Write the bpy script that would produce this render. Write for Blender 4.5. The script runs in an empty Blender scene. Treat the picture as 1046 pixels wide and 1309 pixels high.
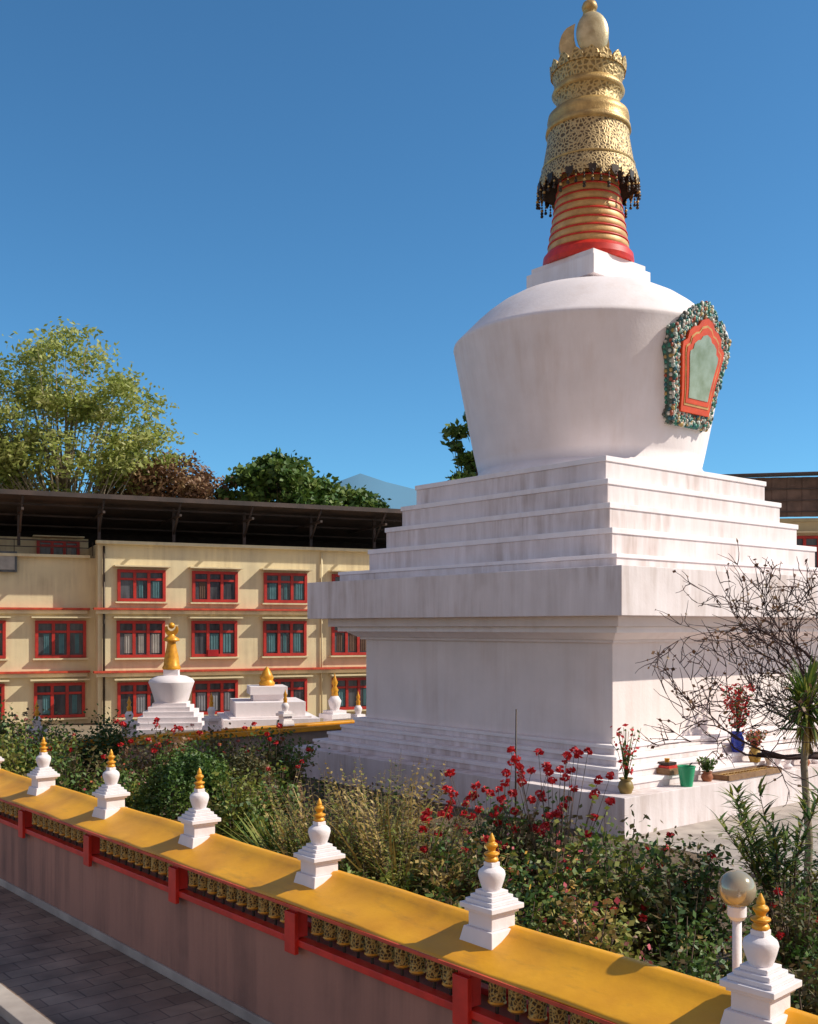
import bpy, math, random
import numpy as np
from mathutils import Vector, Matrix
random.seed(7); rng=np.random.default_rng(7)
H=4.3
TH=math.radians(40.1)
d2=np.array([math.cos(TH),math.sin(TH)]); d1=np.array([-math.sin(TH),math.cos(TH)])
scene=bpy.context.scene

# ---------------- materials ----------------
def newmat(name):
    m=bpy.data.materials.new(name); m.use_nodes=True
    nt=m.node_tree; b=nt.nodes['Principled BSDF']
    return m,nt,b
def ramp(nt,fac,stops,interp='LINEAR'):
    r=nt.nodes.new('ShaderNodeValToRGB'); r.color_ramp.interpolation=interp
    el=r.color_ramp.elements
    while len(el)<len(stops): el.new(0.5)
    for e,(p,c) in zip(el,stops):
        e.position=p; e.color=(c[0],c[1],c[2],1)
    nt.links.new(fac,r.inputs[0]); return r.outputs[0]
def noise(nt,scale,detail=4,vec=(1,1,1),rough=0.55,gen='Object'):
    tc=nt.nodes.new('ShaderNodeTexCoord'); mp=nt.nodes.new('ShaderNodeMapping')
    mp.inputs['Scale'].default_value=vec
    nt.links.new(tc.outputs[gen],mp.inputs[0])
    n=nt.nodes.new('ShaderNodeTexNoise'); n.inputs['Scale'].default_value=scale; n.inputs['Detail'].default_value=detail
    n.inputs['Roughness'].default_value=rough
    nt.links.new(mp.outputs[0],n.inputs['Vector']); return n.outputs['Fac']
def mix(nt,fac,a,b,mode='MIX'):
    m=nt.nodes.new('ShaderNodeMix'); m.data_type='RGBA'; m.blend_type=mode
    if isinstance(fac,float): m.inputs[0].default_value=fac
    else: nt.links.new(fac,m.inputs[0])
    for s,i in ((a,6),(b,7)):
        if isinstance(s,tuple): m.inputs[i].default_value=(s[0],s[1],s[2],1)
        else: nt.links.new(s,m.inputs[i])
    return m.outputs[2]
def bump(nt,b,h,strength=0.3,dist=0.02):
    n=nt.nodes.new('ShaderNodeBump'); n.inputs['Strength'].default_value=strength; n.inputs['Distance'].default_value=dist
    nt.links.new(h,n.inputs['Height']); nt.links.new(n.outputs[0],b.inputs['Normal'])
def simple(name,c1,c2=None,rough=0.7,metal=0.0,scale=3,bs=0.2,bd=0.01,vec=(1,1,1)):
    m,nt,b=newmat(name)
    b.inputs['Roughness'].default_value=rough; b.inputs['Metallic'].default_value=metal
    if c2 is None: c2=tuple(c*0.7 for c in c1)
    f=noise(nt,scale,6,vec)
    nt.links.new(ramp(nt,f,[(0.3,c2),(0.65,c1)]),b.inputs['Base Color'])
    f2=noise(nt,scale*8,4)
    bump(nt,b,f2,bs,bd)
    return m
def plaster(name,base,grime,amount=0.5,lo=0.40,hi=0.66,vz=0.10,pl=0.12):
    m,nt,b=newmat(name); b.inputs['Roughness'].default_value=0.75
    s=noise(nt,2.6,6,(1.3,1.3,vz),0.6)
    st=ramp(nt,s,[(lo,(0,0,0)),(hi,(1,1,1))])
    p=noise(nt,0.45,5,(1,1,1.2)); pt=ramp(nt,p,[(0.40,(pl,pl,pl)),(0.62,(1,1,1))])
    mu=nt.nodes.new('ShaderNodeMath'); mu.operation='MULTIPLY'; nt.links.new(st,mu.inputs[0]); nt.links.new(pt,mu.inputs[1])
    m2=nt.nodes.new('ShaderNodeMath'); m2.operation='MULTIPLY'; m2.inputs[1].default_value=amount; nt.links.new(mu.outputs[0],m2.inputs[0])
    fine=noise(nt,1.1,8); fc=ramp(nt,fine,[(0.3,tuple(x*0.90 for x in base)),(0.7,base)])
    nt.links.new(mix(nt,m2.outputs[0],fc,grime),b.inputs['Base Color'])
    bump(nt,b,noise(nt,14,6),0.22,0.02)
    return m
def leafmat(name,cols,rough=0.55,trans=0.25):
    m,nt,b=newmat(name); b.inputs['Roughness'].default_value=rough
    g=nt.nodes.new('ShaderNodeNewGeometry')
    n=noise(nt,0.9,2)
    a=nt.nodes.new('ShaderNodeMath'); a.operation='MULTIPLY_ADD'; a.inputs[1].default_value=0.55
    nt.links.new(g.outputs['Random Per Island'],a.inputs[0])
    s=nt.nodes.new('ShaderNodeMath'); s.operation='MULTIPLY_ADD'; s.inputs[1].default_value=1.6; s.inputs[2].default_value=-0.55
    nt.links.new(n,s.inputs[0]); nt.links.new(s.outputs[0],a.inputs[2])
    k=len(cols)
    c=ramp(nt,a.outputs[0],[(i/(k-1),cc) for i,cc in enumerate(cols)])
    nt.links.new(c,b.inputs['Base Color'])
    if trans>0:
        t=nt.nodes.new('ShaderNodeBsdfTranslucent'); nt.links.new(c,t.inputs['Color'])
        mx=nt.nodes.new('ShaderNodeMixShader'); mx.inputs[0].default_value=trans
        out=nt.nodes['Material Output']
        nt.links.new(b.outputs[0],mx.inputs[1]); nt.links.new(t.outputs[0],mx.inputs[2]); nt.links.new(mx.outputs[0],out.inputs['Surface'])
    return m

WHITE=plaster('white_plaster',(0.90,0.81,0.80),(0.55,0.38,0.28),0.24)
WHITEW=plaster('white_plaster_wall',(0.87,0.76,0.73),(0.52,0.36,0.28),0.25)
WHITEG=plaster('weathered_plaster',(0.86,0.76,0.75),(0.34,0.23,0.17),0.58,0.36,0.66,0.16,0.35)
WHITEC=plaster('clean_edge_plaster',(0.92,0.85,0.85),(0.55,0.42,0.36),0.30)
WHITE2=plaster('white_paint_small',(0.86,0.78,0.78),(0.45,0.38,0.34),0.45)
PINKW=plaster('pink_wall',(0.43,0.20,0.14),(0.16,0.08,0.06),0.9)
BEIGE=plaster('beige_wall',(0.78,0.65,0.40),(0.40,0.30,0.18),0.6)
RED=simple('red_paint',(0.72,0.03,0.015),(0.48,0.02,0.01),0.45,scale=4)
REDTRIM=simple('red_trim',(0.62,0.08,0.03),(0.38,0.04,0.02),0.6,scale=5)
def yellow():
    m,nt,b=newmat('yellow_coping_paint'); b.inputs['Roughness'].default_value=0.5
    n1=noise(nt,1.6,6); c=ramp(nt,n1,[(0.3,(0.60,0.245,0.007)),(0.65,(0.80,0.37,0.009))])
    n2=noise(nt,5,8,(1,0.25,1),0.7); d=ramp(nt,n2,[(0.55,(0,0,0)),(0.75,(0.7,0.7,0.7))])
    nt.links.new(mix(nt,d,c,(0.36,0.17,0.025)),b.inputs['Base Color'])
    bump(nt,b,noise(nt,9,6),0.25,0.015); return m
YEL=yellow()
GOLD=simple('gold_paint',(0.66,0.43,0.15),(0.33,0.20,0.07),0.45,0.40,scale=3,bs=0.35,bd=0.03)
GOLDP=simple('gold_ring_paint',(0.72,0.42,0.15),(0.46,0.24,0.08),0.5,0.15,scale=3,bs=0.2,bd=0.02)
GOLDY=simple('gold_yellow_paint',(0.82,0.38,0.02),(0.55,0.22,0.015),0.4,0.15,scale=9)
BRASS=simple('brass',(0.50,0.32,0.09),(0.25,0.15,0.05),0.45,0.4,scale=9)
DARKM=simple('dark_bronze',(0.07,0.045,0.03),(0.02,0.015,0.012),0.5,0.4)
DARKROOF=simple('dark_roof_sheet',(0.085,0.055,0.045),(0.035,0.027,0.024),0.7,scale=1.2)
CONC=simple('concrete',(0.48,0.41,0.35),(0.28,0.23,0.20),0.85,scale=1.5)
BARK=simple('bark',(0.14,0.09,0.06),(0.06,0.04,0.03),0.9,scale=5,bs=0.6)
BARKT=simple('bare_twig_bark',(0.10,0.05,0.045),(0.04,0.025,0.025),0.9,scale=5,bs=0.6)
BARKP=simple('pale_bark',(0.38,0.31,0.21),(0.20,0.15,0.10),0.9,scale=5)
SOIL=simple('garden_soil',(0.17,0.11,0.065),(0.07,0.05,0.03),0.95,scale=1.5,bs=0.8,bd=0.05)
CURTAIN=simple('curtain_glass',(0.10,0.10,0.11),(0.02,0.018,0.02),0.15,scale=1.5,vec=(3,3,0.4))
def filigree(name,base,dark,scale,thr=0.22,metal=0.35):
    m,nt,b=newmat(name); b.inputs['Roughness'].default_value=0.5; b.inputs['Metallic'].default_value=metal
    tc=nt.nodes.new('ShaderNodeTexCoord'); v=nt.nodes.new('ShaderNodeTexVoronoi'); v.feature='DISTANCE_TO_EDGE'; v.inputs['Scale'].default_value=scale
    nt.links.new(tc.outputs['Object'],v.inputs['Vector'])
    n=noise(nt,scale*2.0,3)
    a=nt.nodes.new('ShaderNodeMath'); a.operation='MULTIPLY_ADD'; a.inputs[1].default_value=0.35
    nt.links.new(n,a.inputs[0]); nt.links.new(v.outputs['Distance'],a.inputs[2])
    c=ramp(nt,a.outputs[0],[(thr,base),(thr+0.12,dark)])
    nt.links.new(c,b.inputs['Base Color']); 
    inv=nt.nodes.new('ShaderNodeMath'); inv.operation='SUBTRACT'; inv.inputs[0].default_value=1; nt.links.new(a.outputs[0],inv.inputs[1])
    bump(nt,b,inv.outputs[0],0.7,0.05)
    return m
FILI=filigree('gold_filigree',(0.60,0.43,0.20),(0.14,0.085,0.035),10,0.27)
EMB=filigree('embossed_gold',(0.58,0.40,0.16),(0.26,0.17,0.06),8,0.28)
WHEEL=filigree('brass_wheel',(0.60,0.38,0.11),(0.10,0.055,0.02),30,0.27)
def islandmat(name,cols,rough=0.5):
    m,nt,b=newmat(name); b.inputs['Roughness'].default_value=rough
    g=nt.nodes.new('ShaderNodeNewGeometry'); k=len(cols)
    nt.links.new(ramp(nt,g.outputs['Random Per Island'],[(i/k,c) for i,c in enumerate(cols)],'CONSTANT'),b.inputs['Base Color'])
    return m
ORN=islandmat('painted_ornament',[(0.03,0.18,0.12),(0.50,0.47,0.40),(0.04,0.22,0.17),(0.10,0.10,0.08),(0.40,0.46,0.40),(0.35,0.08,0.04),(0.45,0.30,0.10),(0.03,0.12,0.15),(0.55,0.50,0.42)])
ORNB=simple('ornament_ground',(0.08,0.15,0.12),(0.03,0.05,0.04),0.6)
ORANGE=simple('orange_red_paint',(0.78,0.09,0.02),(0.6,0.06,0.015),0.45)
GLASS=simple('niche_glass',(0.36,0.42,0.33),(0.20,0.23,0.13),0.15,scale=2.4,bs=0.02)

# ---------------- mesh builder ----------------
class B:
    def __init__(s): s.v=[]; s.f=[]; s.m=[]; s.sm=[]; s.mats=[]; s.n=0
    def mi(s,m):
        if m not in s.mats: s.mats.append(m)
        return s.mats.index(m)
    def add(s,vs,fs,mat,smooth=False):
        o=s.n; s.v.extend([tuple(map(float,p)) for p in vs]); s.n+=len(vs)
        i=s.mi(mat)
        for f in fs: s.f.append(tuple(int(o+k) for k in f)); s.m.append(i); s.sm.append(smooth)
    def box(s,c,size,mat,rz=0.0,taper=1.0):
        cx,cy,cz=c; x,y,z=size[0]/2,size[1]/2,size[2]/2
        vs=[]
        for zz,t in ((-z,1.0),(z,taper)):
            for a,b in ((-x,-y),(x,-y),(x,y),(-x,y)):
                a*=t;b*=t
                vs.append((cx+a*math.cos(rz)-b*math.sin(rz),cy+a*math.sin(rz)+b*math.cos(rz),cz+zz))
        s.add(vs,[(0,3,2,1),(4,5,6,7),(0,1,5,4),(1,2,6,5),(2,3,7,6),(3,0,4,7)],mat)
    def sq(s,side,z0,z1,mat,c=(0,0),top=None):
        s.box((c[0],c[1],(z0+z1)/2),(side,side,z1-z0),mat,taper=(top/side if top else 1.0))
    def lathe(s,prof,mats,c=(0,0,0),seg=64,smooth=True,caps=True):
        n=len(prof)
        if not isinstance(mats,(list,tuple)): mats=[mats]*(n-1)
        rings=[]
        for r,z in prof:
            rings.append([(c[0]+r*math.cos(2*math.pi*k/seg),c[1]+r*math.sin(2*math.pi*k/seg),c[2]+z) for k in range(seg)])
        for i in range(n-1):
            s.add(rings[i]+rings[i+1],[(k,(k+1)%seg,seg+(k+1)%seg,seg+k) for k in range(seg)],mats[i],smooth)
        if caps:
            if prof[0][0]>1e-3: s.add(rings[0],[tuple(reversed(range(seg)))],mats[0])
            if prof[-1][0]>1e-3: s.add(rings[-1],[tuple(range(seg))],mats[-1])
    def lathe_w(s,prof,mat,c=(0,0,0),seg=64):
        vs=[(c[0]+r*math.cos(2*math.pi*k/seg),c[1]+r*math.sin(2*math.pi*k/seg),c[2]+z) for r,z in prof for k in range(seg)]
        fs=[(i*seg+k,i*seg+(k+1)%seg,(i+1)*seg+(k+1)%seg,(i+1)*seg+k) for i in range(len(prof)-1) for k in range(seg)]
        s.add(vs,fs,mat,True)
    def tube(s,pts,rads,mat,seg=6):
        pts=[Vector(p) for p in pts]; vs=[]
        for i,p in enumerate(pts):
            d=(pts[min(i+1,len(pts)-1)]-pts[max(i-1,0)])
            if d.length<1e-6: d=Vector((0,0,1))
            d.normalize(); a=d.orthogonal().normalized() if abs(d.z)<0.95 else Vector((1,0,0)); a=(a-d*a.dot(d)).normalized(); b=d.cross(a)
            for k in range(seg):
                t=2*math.pi*k/seg; vs.append(p+(a*math.cos(t)+b*math.sin(t))*rads[i])
        fs=[(i*seg+k,i*seg+(k+1)%seg,(i+1)*seg+(k+1)%seg,(i+1)*seg+k) for i in range(len(pts)-1) for k in range(seg)]
        fs.append(tuple(reversed(range(seg)))); fs.append(tuple(range((len(pts)-1)*seg,len(pts)*seg)))
        s.add(vs,fs,mat,True)
    def ball(s,c,r,mat,seg=16,rings=9,sz=1.0):
        prof=[(max(r*math.sin(math.pi*i/rings),1e-4),-r*sz*math.cos(math.pi*i/rings)) for i in range(rings+1)]
        s.lathe_w(prof,mat,c,seg)
    def leaves(s,C,L,W,mat,up=0.3):
        C=np.asarray(C,dtype=float); n=len(C)
        a=rng.normal(size=(n,3)); a[:,2]=a[:,2]*0.7; a/=np.linalg.norm(a,axis=1)[:,None]
        q=rng.normal(size=(n,3)); q[:,2]+=up
        b=np.cross(q,a); b/=np.linalg.norm(b,axis=1)[:,None]
        l=(L*rng.uniform(0.6,1.3,n))[:,None]/2; w=(W*rng.uniform(0.6,1.3,n))[:,None]/2
        V=np.stack([C-a*l,C+b*w,C+a*l,C-b*w],1).reshape(-1,3)
        o=s.n; s.v.extend(map(tuple,V.tolist())); s.n+=4*n; i=s.mi(mat)
        s.f.extend([(o+4*k,o+4*k+1,o+4*k+2,o+4*k+3) for k in range(n)]); s.m.extend([i]*n); s.sm.extend([False]*n)
    def blade(s,p,az,el,L,W,droop,mat,n=5):
        p=np.array(p,float); h=np.array([math.cos(az),math.sin(az),0]); side=np.array([-math.sin(az),math.cos(az),0]); vs=[]
        pos=p.copy(); e=el
        for i in range(n+1):
            t=i/n; w=W*(0.7+0.6*t if t<0.4 else (1-t)/0.6*0.94)*0.5+0.001
            vs+= [tuple(pos-side*w),tuple(pos+side*w)]
            pos=pos+(h*math.cos(e)+np.array([0,0,1])*math.sin(e))*L/n; e-=droop/n
        s.add(vs,[(2*i,2*i+1,2*i+3,2*i+2) for i in range(n)],mat,False)
    def extr(s,out,y0,y1,lean,mat,x0=0,z0=0):
        n=len(out)
        vs=[(x0+x,y0+lean*z,z0+z) for x,z in out]+[(x0+x,y1+lean*z,z0+z) for x,z in out]
        fs=[(k,(k+1)%n,n+(k+1)%n,n+k) for k in range(n)]
        fs.append(tuple(range(n))); fs.append(tuple(reversed(range(n,2*n))))
        s.add(vs,fs,mat)
    def done(s,name,loc=(0,0,0),rz=0.0,parent=None,bevel=0):
        me=bpy.data.meshes.new(name); me.from_pydata(s.v,[],s.f)
        for m in s.mats: me.materials.append(m)
        me.polygons.foreach_set('material_index',s.m); me.polygons.foreach_set('use_smooth',s.sm); me.update()
        ob=bpy.data.objects.new(name,me); scene.collection.objects.link(ob)
        ob.location=loc; ob.rotation_euler[2]=rz
        if parent: ob.parent=parent
        if bevel:
            md=ob.modifiers.new('bevel','BEVEL'); md.width=bevel; md.segments=2; md.limit_method='ANGLE'; md.angle_limit=math.radians(50)
        return ob
def empty(name,loc=(0,0,0),rz=0.0):
    e=bpy.data.objects.new(name,None); scene.collection.objects.link(e); e.location=loc; e.rotation_euler[2]=rz; e.empty_display_size=0.3; return e

# ---------------- great stupa ----------------
SC=(0.1718*30,30.0,0)
st=empty('buddhist_stupa',SC,TH)
b=B()
def slab(side,z0,z1,top=None,m=WHITE): b.sq(side,z0+H,z1+H,m,top=top)
slab(12.3,-4.5,-3.5,m=WHITEG)
for sd,za,zb in ((11.35,-3.5,-3.28),(10.75,-3.28,-3.06),(10.2,-3.06,-2.85),(9.65,-2.85,-2.64)):
    slab(sd-0.06,za,zb-0.08,m=WHITEG); slab(sd,zb-0.08,zb,m=WHITEC)
b.done('plinth',parent=st,bevel=0.012)
b=B()
slab(9.1,-2.64,-0.35,m=WHITEW)
slab(9.35,-0.35,-0.28,m=WHITEW)
slab(9.45,-0.28,-0.12,top=9.95,m=WHITEW)
slab(10.3,-0.12,0.02,m=WHITEC); slab(10.7,0.02,0.25,m=WHITEW)
slab(11.57,0.25,1.31,m=WHITEG)
for sd,za,zb in ((10.28,1.31,1.62),(9.04,1.62,2.27),(8.33,2.27,2.90),(7.67,2.90,3.52),(7.08,3.52,4.13)):
    lip=0.13 if zb-za>0.4 else 0.09
    slab(sd-0.07,za,zb-lip,m=WHITEG); slab(sd,zb-lip,zb,m=WHITEC)
b.done('throne_body',parent=st,bevel=0.012)
b=B()
prof=[(3.38,4.13),(3.36,4.2),(3.22,4.3),(3.15,4.42)]
for i in range(13):
    t=i/12; prof.append((3.15+0.70*t**0.92, 4.42+3.5*t))
prof+=[(3.87,7.98),(3.86,8.04),(3.78,8.12),(3.6,8.3),(3.3,8.6),(3.0,8.87),(2.65,9.13),(2.25,9.35),(1.8,9.5),(1.2,9.58),(0.5,9.6)]
b.lathe_w([(r,z+H) for r,z in prof],WHITE,seg=128)
b.done('pot_dome',parent=st)
b=B()
b.sq(2.2,9.4+H,9.62+H,WHITE); b.sq(2.5,9.62+H,10.16+H,WHITEC); b.sq(2.30,10.16+H,10.34+H,WHITE)
b.done('harmika',parent=st,bevel=0.015)
b=B()
b.lathe([(1.27,10.34),(1.30,10.45),(1.28,10.62),(1.18,10.74)],RED,c=(0,0,H))
nr=10
for i in range(nr):
    t=i/nr; r=1.15-0.40*t; dz=0.25
    z0=10.74+i*dz
    b.lathe_w([(r-0.03,z0-0.01),(r+0.0,z0+0.01),(r+0.012,z0+0.07),(r,z0+0.15),(r-0.015,z0+0.195)],GOLDP,c=(0,0,H))
    b.lathe_w([(r-0.03,z0+0.195),(r+0.012,z0+0.198),(r+0.005,z0+0.24),(r-0.06,z0+0.25)],RED,c=(0,0,H))
b.done('ring_spire',parent=st)
b=B()
b.lathe([(1.44,12.6),(1.40,12.9),(1.31,13.15)],FILI,c=(0,0,H),caps=False)
b.lathe([(1.33,13.13),(1.34,13.17),(1.31,13.2)],GOLD,c=(0,0,H),caps=False)
b.lathe([(1.31,13.15),(1.25,13.5),(1.18,13.9),(1.16,14.15)],FILI,c=(0,0,H),caps=False)
b.lathe([(1.42,12.62),(1.12,13.12),(0.5,13.2)],DARKM,c=(0,0,H),caps=False)
b.lathe_w([(1.16,14.15),(1.22,14.18),(1.20,14.3),(1.12,14.4),(1.17,14.52),(1.14,14.68),(1.02,14.8),(0.93,14.86)],GOLD,c=(0,0,H))
b.lathe_w([(0.93,14.86),(0.90,15.0),(0.91,15.15),(0.98,15.25)],EMB,c=(0,0,H))
b.lathe_w([(0.98,15.25),(1.04,15.32),(1.0,15.42),(0.94,15.5)],GOLD,c=(0,0,H))
b.lathe_w([(0.94,15.5),(1.0,15.75),(1.06,15.98)],EMB,c=(0,0,H))
b.lathe_w([(1.06,15.98),(0.9,16.0),(0.55,16.1),(0.4,16.3),(0.36,16.5)],GOLD,c=(0,0,H))
for k in range(16):
    a=2*math.pi*k/16; R=1.03
    out=[(-0.19,0),(0.19,0),(0.17,0.18),(0.08,0.27),(0,0.33),(-0.08,0.27),(-0.17,0.18)]
    o=b.n; b.extr(out,-0.03,0.03,0,EMB)
    for i in range(o,b.n):
        x,y,zz=b.v[i]; yy=R+y+0.12*zz
        b.v[i]=(x*math.cos(a)-yy*math.sin(a),x*math.sin(a)+yy*math.cos(a),zz+15.85+H)
for k in range(40):
    a=2*math.pi*k/40; R=1.45; ln=0.30+0.2*(k%3==0)
    for j in range(4 if k%3 else 6):
        zz=12.54-0.085*j
        b.ball((R*math.cos(a),R*math.sin(a),zz+H),0.032 if j<3 else 0.05,DARKM if (j+k)%3 else GOLD,6,4)
    b.tube([(R*math.cos(a),R*math.sin(a),12.6+H),(R*math.cos(a),R*math.sin(a),12.6-ln+H)],[0.012,0.012],DARKM,4)
for k in range(28):
    a=2*math.pi*(k+0.5)/28; R=1.445
    o=b.n; b.extr([(-0.11,0.12),(0.11,0.12),(0.10,-0.04),(0,-0.16),(-0.10,-0.04)],-0.012,0.012,0,FILI if k%2 else DARKM)
    for i in range(o,b.n):
        x,y,zz=b.v[i]; yy=R+y
        b.v[i]=(x*math.cos(a)-yy*math.sin(a),x*math.sin(a)+yy*math.cos(a),zz+12.6+H)
b.done('gilt_canopy',parent=st)
b=B()
PALEG=simple('pale_gilt',(0.66,0.54,0.32),(0.42,0.32,0.16),0.4,0.3,scale=3,bs=0.25,bd=0.02)
PALEG2=simple('pale_gilt_dark',(0.62,0.48,0.25),(0.36,0.26,0.12),0.4,0.3,scale=3,bs=0.25,bd=0.02)
def plate(pts,y0,y1,mat,rz,zoff,off=(0,0)):
    o=b.n; b.extr(pts,y0,y1,0,mat)
    for i in range(o,b.n):
        x,y,zz=b.v[i]; x+=off[0]; y+=off[1]
        b.v[i]=(x*math.cos(rz)-y*math.sin(rz),x*math.sin(rz)+y*math.cos(rz),zz+zoff+H)
mo=[(0.72*math.sin(t),0.62-0.70*math.cos(t)) for t in np.linspace(math.radians(-135),math.radians(135),26)]
mo+=[(0.30*math.sin(t),0.95-0.60*math.cos(t)) for t in np.linspace(math.radians(120),math.radians(-120),20)]
plate(mo,-0.09,0.09,PALEG2,-TH,16.15,(-0.10,0.12))
vs=[]; NS,NR=28,8
rows=[]
for j in range(-NR,NR+1):
    t=j/NR; rr=math.sqrt(max(0,1-t*t)); 
    rows.append([(0.10+0.47*rr*math.cos(2*math.pi*k/NS),-0.16+0.20*t,17.0+0.64*rr*math.sin(2*math.pi*k/NS)) for k in range(NS)])
for r_ in rows:
    for x,y,z in r_: vs.append((x*math.cos(-TH)-y*math.sin(-TH),x*math.sin(-TH)+y*math.cos(-TH),z+H))
b.add(vs,[(i*NS+k,i*NS+(k+1)%NS,(i+1)*NS+(k+1)%NS,(i+1)*NS+k) for i in range(2*NR) for k in range(NS)],PALEG,True)
b.lathe_w([(0.10,17.55),(0.16,17.60),(0.2,17.64),(0.08,17.68),(0.2,17.74),(0.23,17.84),(0.19,17.95),(0.06,18.05),(0.01,18.12)],GOLD,c=(0.03,-0.03,H),seg=20)
b.done('moon_sun_finial',parent=st)
# niche
b=B()
lean=-0.17
half=[(0.0,0.0),(0.78,0.0),(0.92,0.22),(0.86,0.42),(1.0,0.95),(1.12,1.5),(1.27,1.85),(1.20,2.1),(1.22,2.35),(0.98,2.45),(0.84,2.72),(0.55,2.76),(0.32,3.0),(0.0,3.12)]
def full(h):
    l=[(-x,z) for x,z in reversed(h) if x>0]
    return list(h)+l
N0=-3.33; z0=5.28+H
b.extr(full(half),N0+0.45,N0-0.14,lean,ORNB,0,z0)
inn=[(0,0.30),(0.62,0.30),(0.66,0.7),(0.76,1.2),(0.90,1.8),(0.90,1.98),(0.74,2.08),(0.70,2.28),(0.52,2.42),(0.36,2.46),(0.24,2.62),(0,2.70)]
b.extr(full(inn),N0,N0-0.22,lean,ORANGE,0,z0)
def shr(h,s,dz): return [(x*s,1.45+(z-1.45)*s+dz) for x,z in h]
b.extr(full(shr(inn,0.86,0.0)),N0,N0-0.235,lean,GOLDP,0,z0)
b.extr(full(shr(inn,0.81,0.0)),N0,N0-0.25,lean,ORANGE,0,z0)
b.extr(full(shr(inn,0.68,-0.02)),N0,N0-0.265,lean,GLASS,0,z0)
def inside(p,poly):
    x,y=p; c=False; n=len(poly)
    for i in range(n):
        x1,y1=poly[i]; x2,y2=poly[(i+1)%n]
        if (y1>y)!=(y2>y) and x<(x2-x1)*(y-y1)/(y2-y1)+x1: c=not c
    return c
po=full(half); pi_=full(inn); cnt=0
while cnt<900:
    x=random.uniform(-1.35,1.35); zz=random.uniform(0,3.15)
    if inside((x,zz),po) and not inside((x*0.96,zz),pi_):
        s_=random.uniform(0.025,0.06); b.ball((x,N0-0.14+lean*zz,z0+zz),s_,ORN,5,4,random.uniform(0.6,1.8)); cnt+=1
for (x1,z1),(x2,z2) in zip(po,po[1:]+po[:1]):
    L=math.hypot(x2-x1,z2-z1); k=max(1,int(L/0.10))
    for i in range(k):
        t=i/k; x=x1+(x2-x1)*t; zz=z1+(z2-z1)*t
        b.ball((x,N0-0.08+lean*zz,z0+zz),0.055,ORN,6,4)
        b.ball((x,N0+0.08+lean*zz,z0+zz),0.05,ORN,6,4)
b.done('image_niche',parent=st)

def stl(x,y,z):
    w=np.array(SC[:2])+x*d2+y*d1; return (w[0],w[1],z)
PT=H-3.5
LEAFG=leafmat('leaf_green',[(0.025,0.06,0.012),(0.06,0.13,0.02),(0.12,0.19,0.03),(0.21,0.26,0.05)])
LEAFD=leafmat('leaf_dark',[(0.015,0.035,0.012),(0.035,0.08,0.02),(0.07,0.12,0.025),(0.12,0.17,0.035)])
LEAFBELT=leafmat('leaf_distant',[(0.02,0.045,0.015),(0.05,0.09,0.03),(0.09,0.13,0.04)],trans=0)
LEAFT=leafmat('leaf_light_tree',[(0.16,0.21,0.04),(0.30,0.35,0.07),(0.45,0.47,0.13),(0.56,0.54,0.22)],trans=0.45)
LEAFY=leafmat('leaf_yellowgreen',[(0.12,0.14,0.02),(0.22,0.25,0.04),(0.34,0.33,0.07),(0.44,0.40,0.12)],trans=0.35)
LEAFR=leafmat('leaf_olive',[(0.05,0.05,0.018),(0.11,0.11,0.03),(0.15,0.09,0.035),(0.28,0.26,0.08)])
LEAFB=leafmat('leaf_brown',[(0.10,0.045,0.025),(0.19,0.09,0.045),(0.28,0.15,0.07),(0.32,0.22,0.10)])
LEAFO=leafmat('leaf_golden',[(0.18,0.13,0.04),(0.34,0.23,0.06),(0.50,0.35,0.10),(0.58,0.44,0.18)])
FLR=leafmat('red_flower',[(0.36,0.008,0.010),(0.55,0.012,0.016),(0.68,0.03,0.03)],trans=0.2)
FLY=leafmat('mixed_flower',[(0.7,0.4,0.05),(0.6,0.05,0.10),(0.6,0.5,0.4)],trans=0.2)
BLUE=simple('blue_vase_glaze',(0.03,0.06,0.45),(0.02,0.04,0.3),0.2)
GREENP=simple('green_plastic',(0.02,0.35,0.16),(0.02,0.3,0.13),0.35)
TERRA=simple('terracotta',(0.35,0.12,0.05),(0.25,0.08,0.04),0.8)
WOOD=simple('tray_wood',(0.30,0.17,0.08),(0.18,0.09,0.04),0.7,scale=8)
def vase_fl(name,loc,vm,fm,h,fh,spread,nf=120,vr=0.16):
    b=B(); b.lathe_w([(vr*0.7,0),(vr*0.75,0.02),(vr,h*0.4),(vr*0.8,h*0.75),(vr*0.6,h*0.85),(vr*0.95,h),(vr*0.8,h*0.98),(vr*0.5,h*0.8)],vm,seg=20)
    for k in range(16):
        a=random.uniform(0,6.28); rr=random.uniform(0,spread); b.tube([(0,0,h*0.7),(rr*0.5*math.cos(a),rr*0.5*math.sin(a),h+fh*0.5),(rr*math.cos(a),rr*math.sin(a),h+fh*random.uniform(0.6,1))],[0.01,0.008,0.005],LEAFG,4)
    C=[]; D=[]
    for k in range(nf):
        a=random.uniform(0,6.28); t=random.random(); rr=spread*random.random()**0.5*(0.4+0.6*t)
        (C if random.random()<0.6 else D).append((rr*math.cos(a),rr*math.sin(a),h+fh*(0.1+0.9*t)))
    b.leaves(C,0.12,0.08,fm); b.leaves(D,0.14,0.05,LEAFG)
    return b.done(name,loc)
vase_fl('flower_vase',stl(-0.6,-5.24,H-3.06),BLUE,FLR,0.5,1.15,0.45,460,0.18)
vase_fl('flower_vase',stl(-0.45,-5.62,H-3.28),simple('ochre_pot',(0.5,0.3,0.05),None,0.5),FLY,0.35,0.42,0.32,190,0.16)
vase_fl('potted_flower',stl(-5.6,-5.75,PT),simple('brown_pot',(0.3,0.2,0.05),None,0.5),FLR,0.32,1.1,0.35,90,0.17)
vase_fl('potted_plant',stl(-2.8,-5.85,PT),TERRA,LEAFG,0.22,0.3,0.25,140,0.14)
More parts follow.
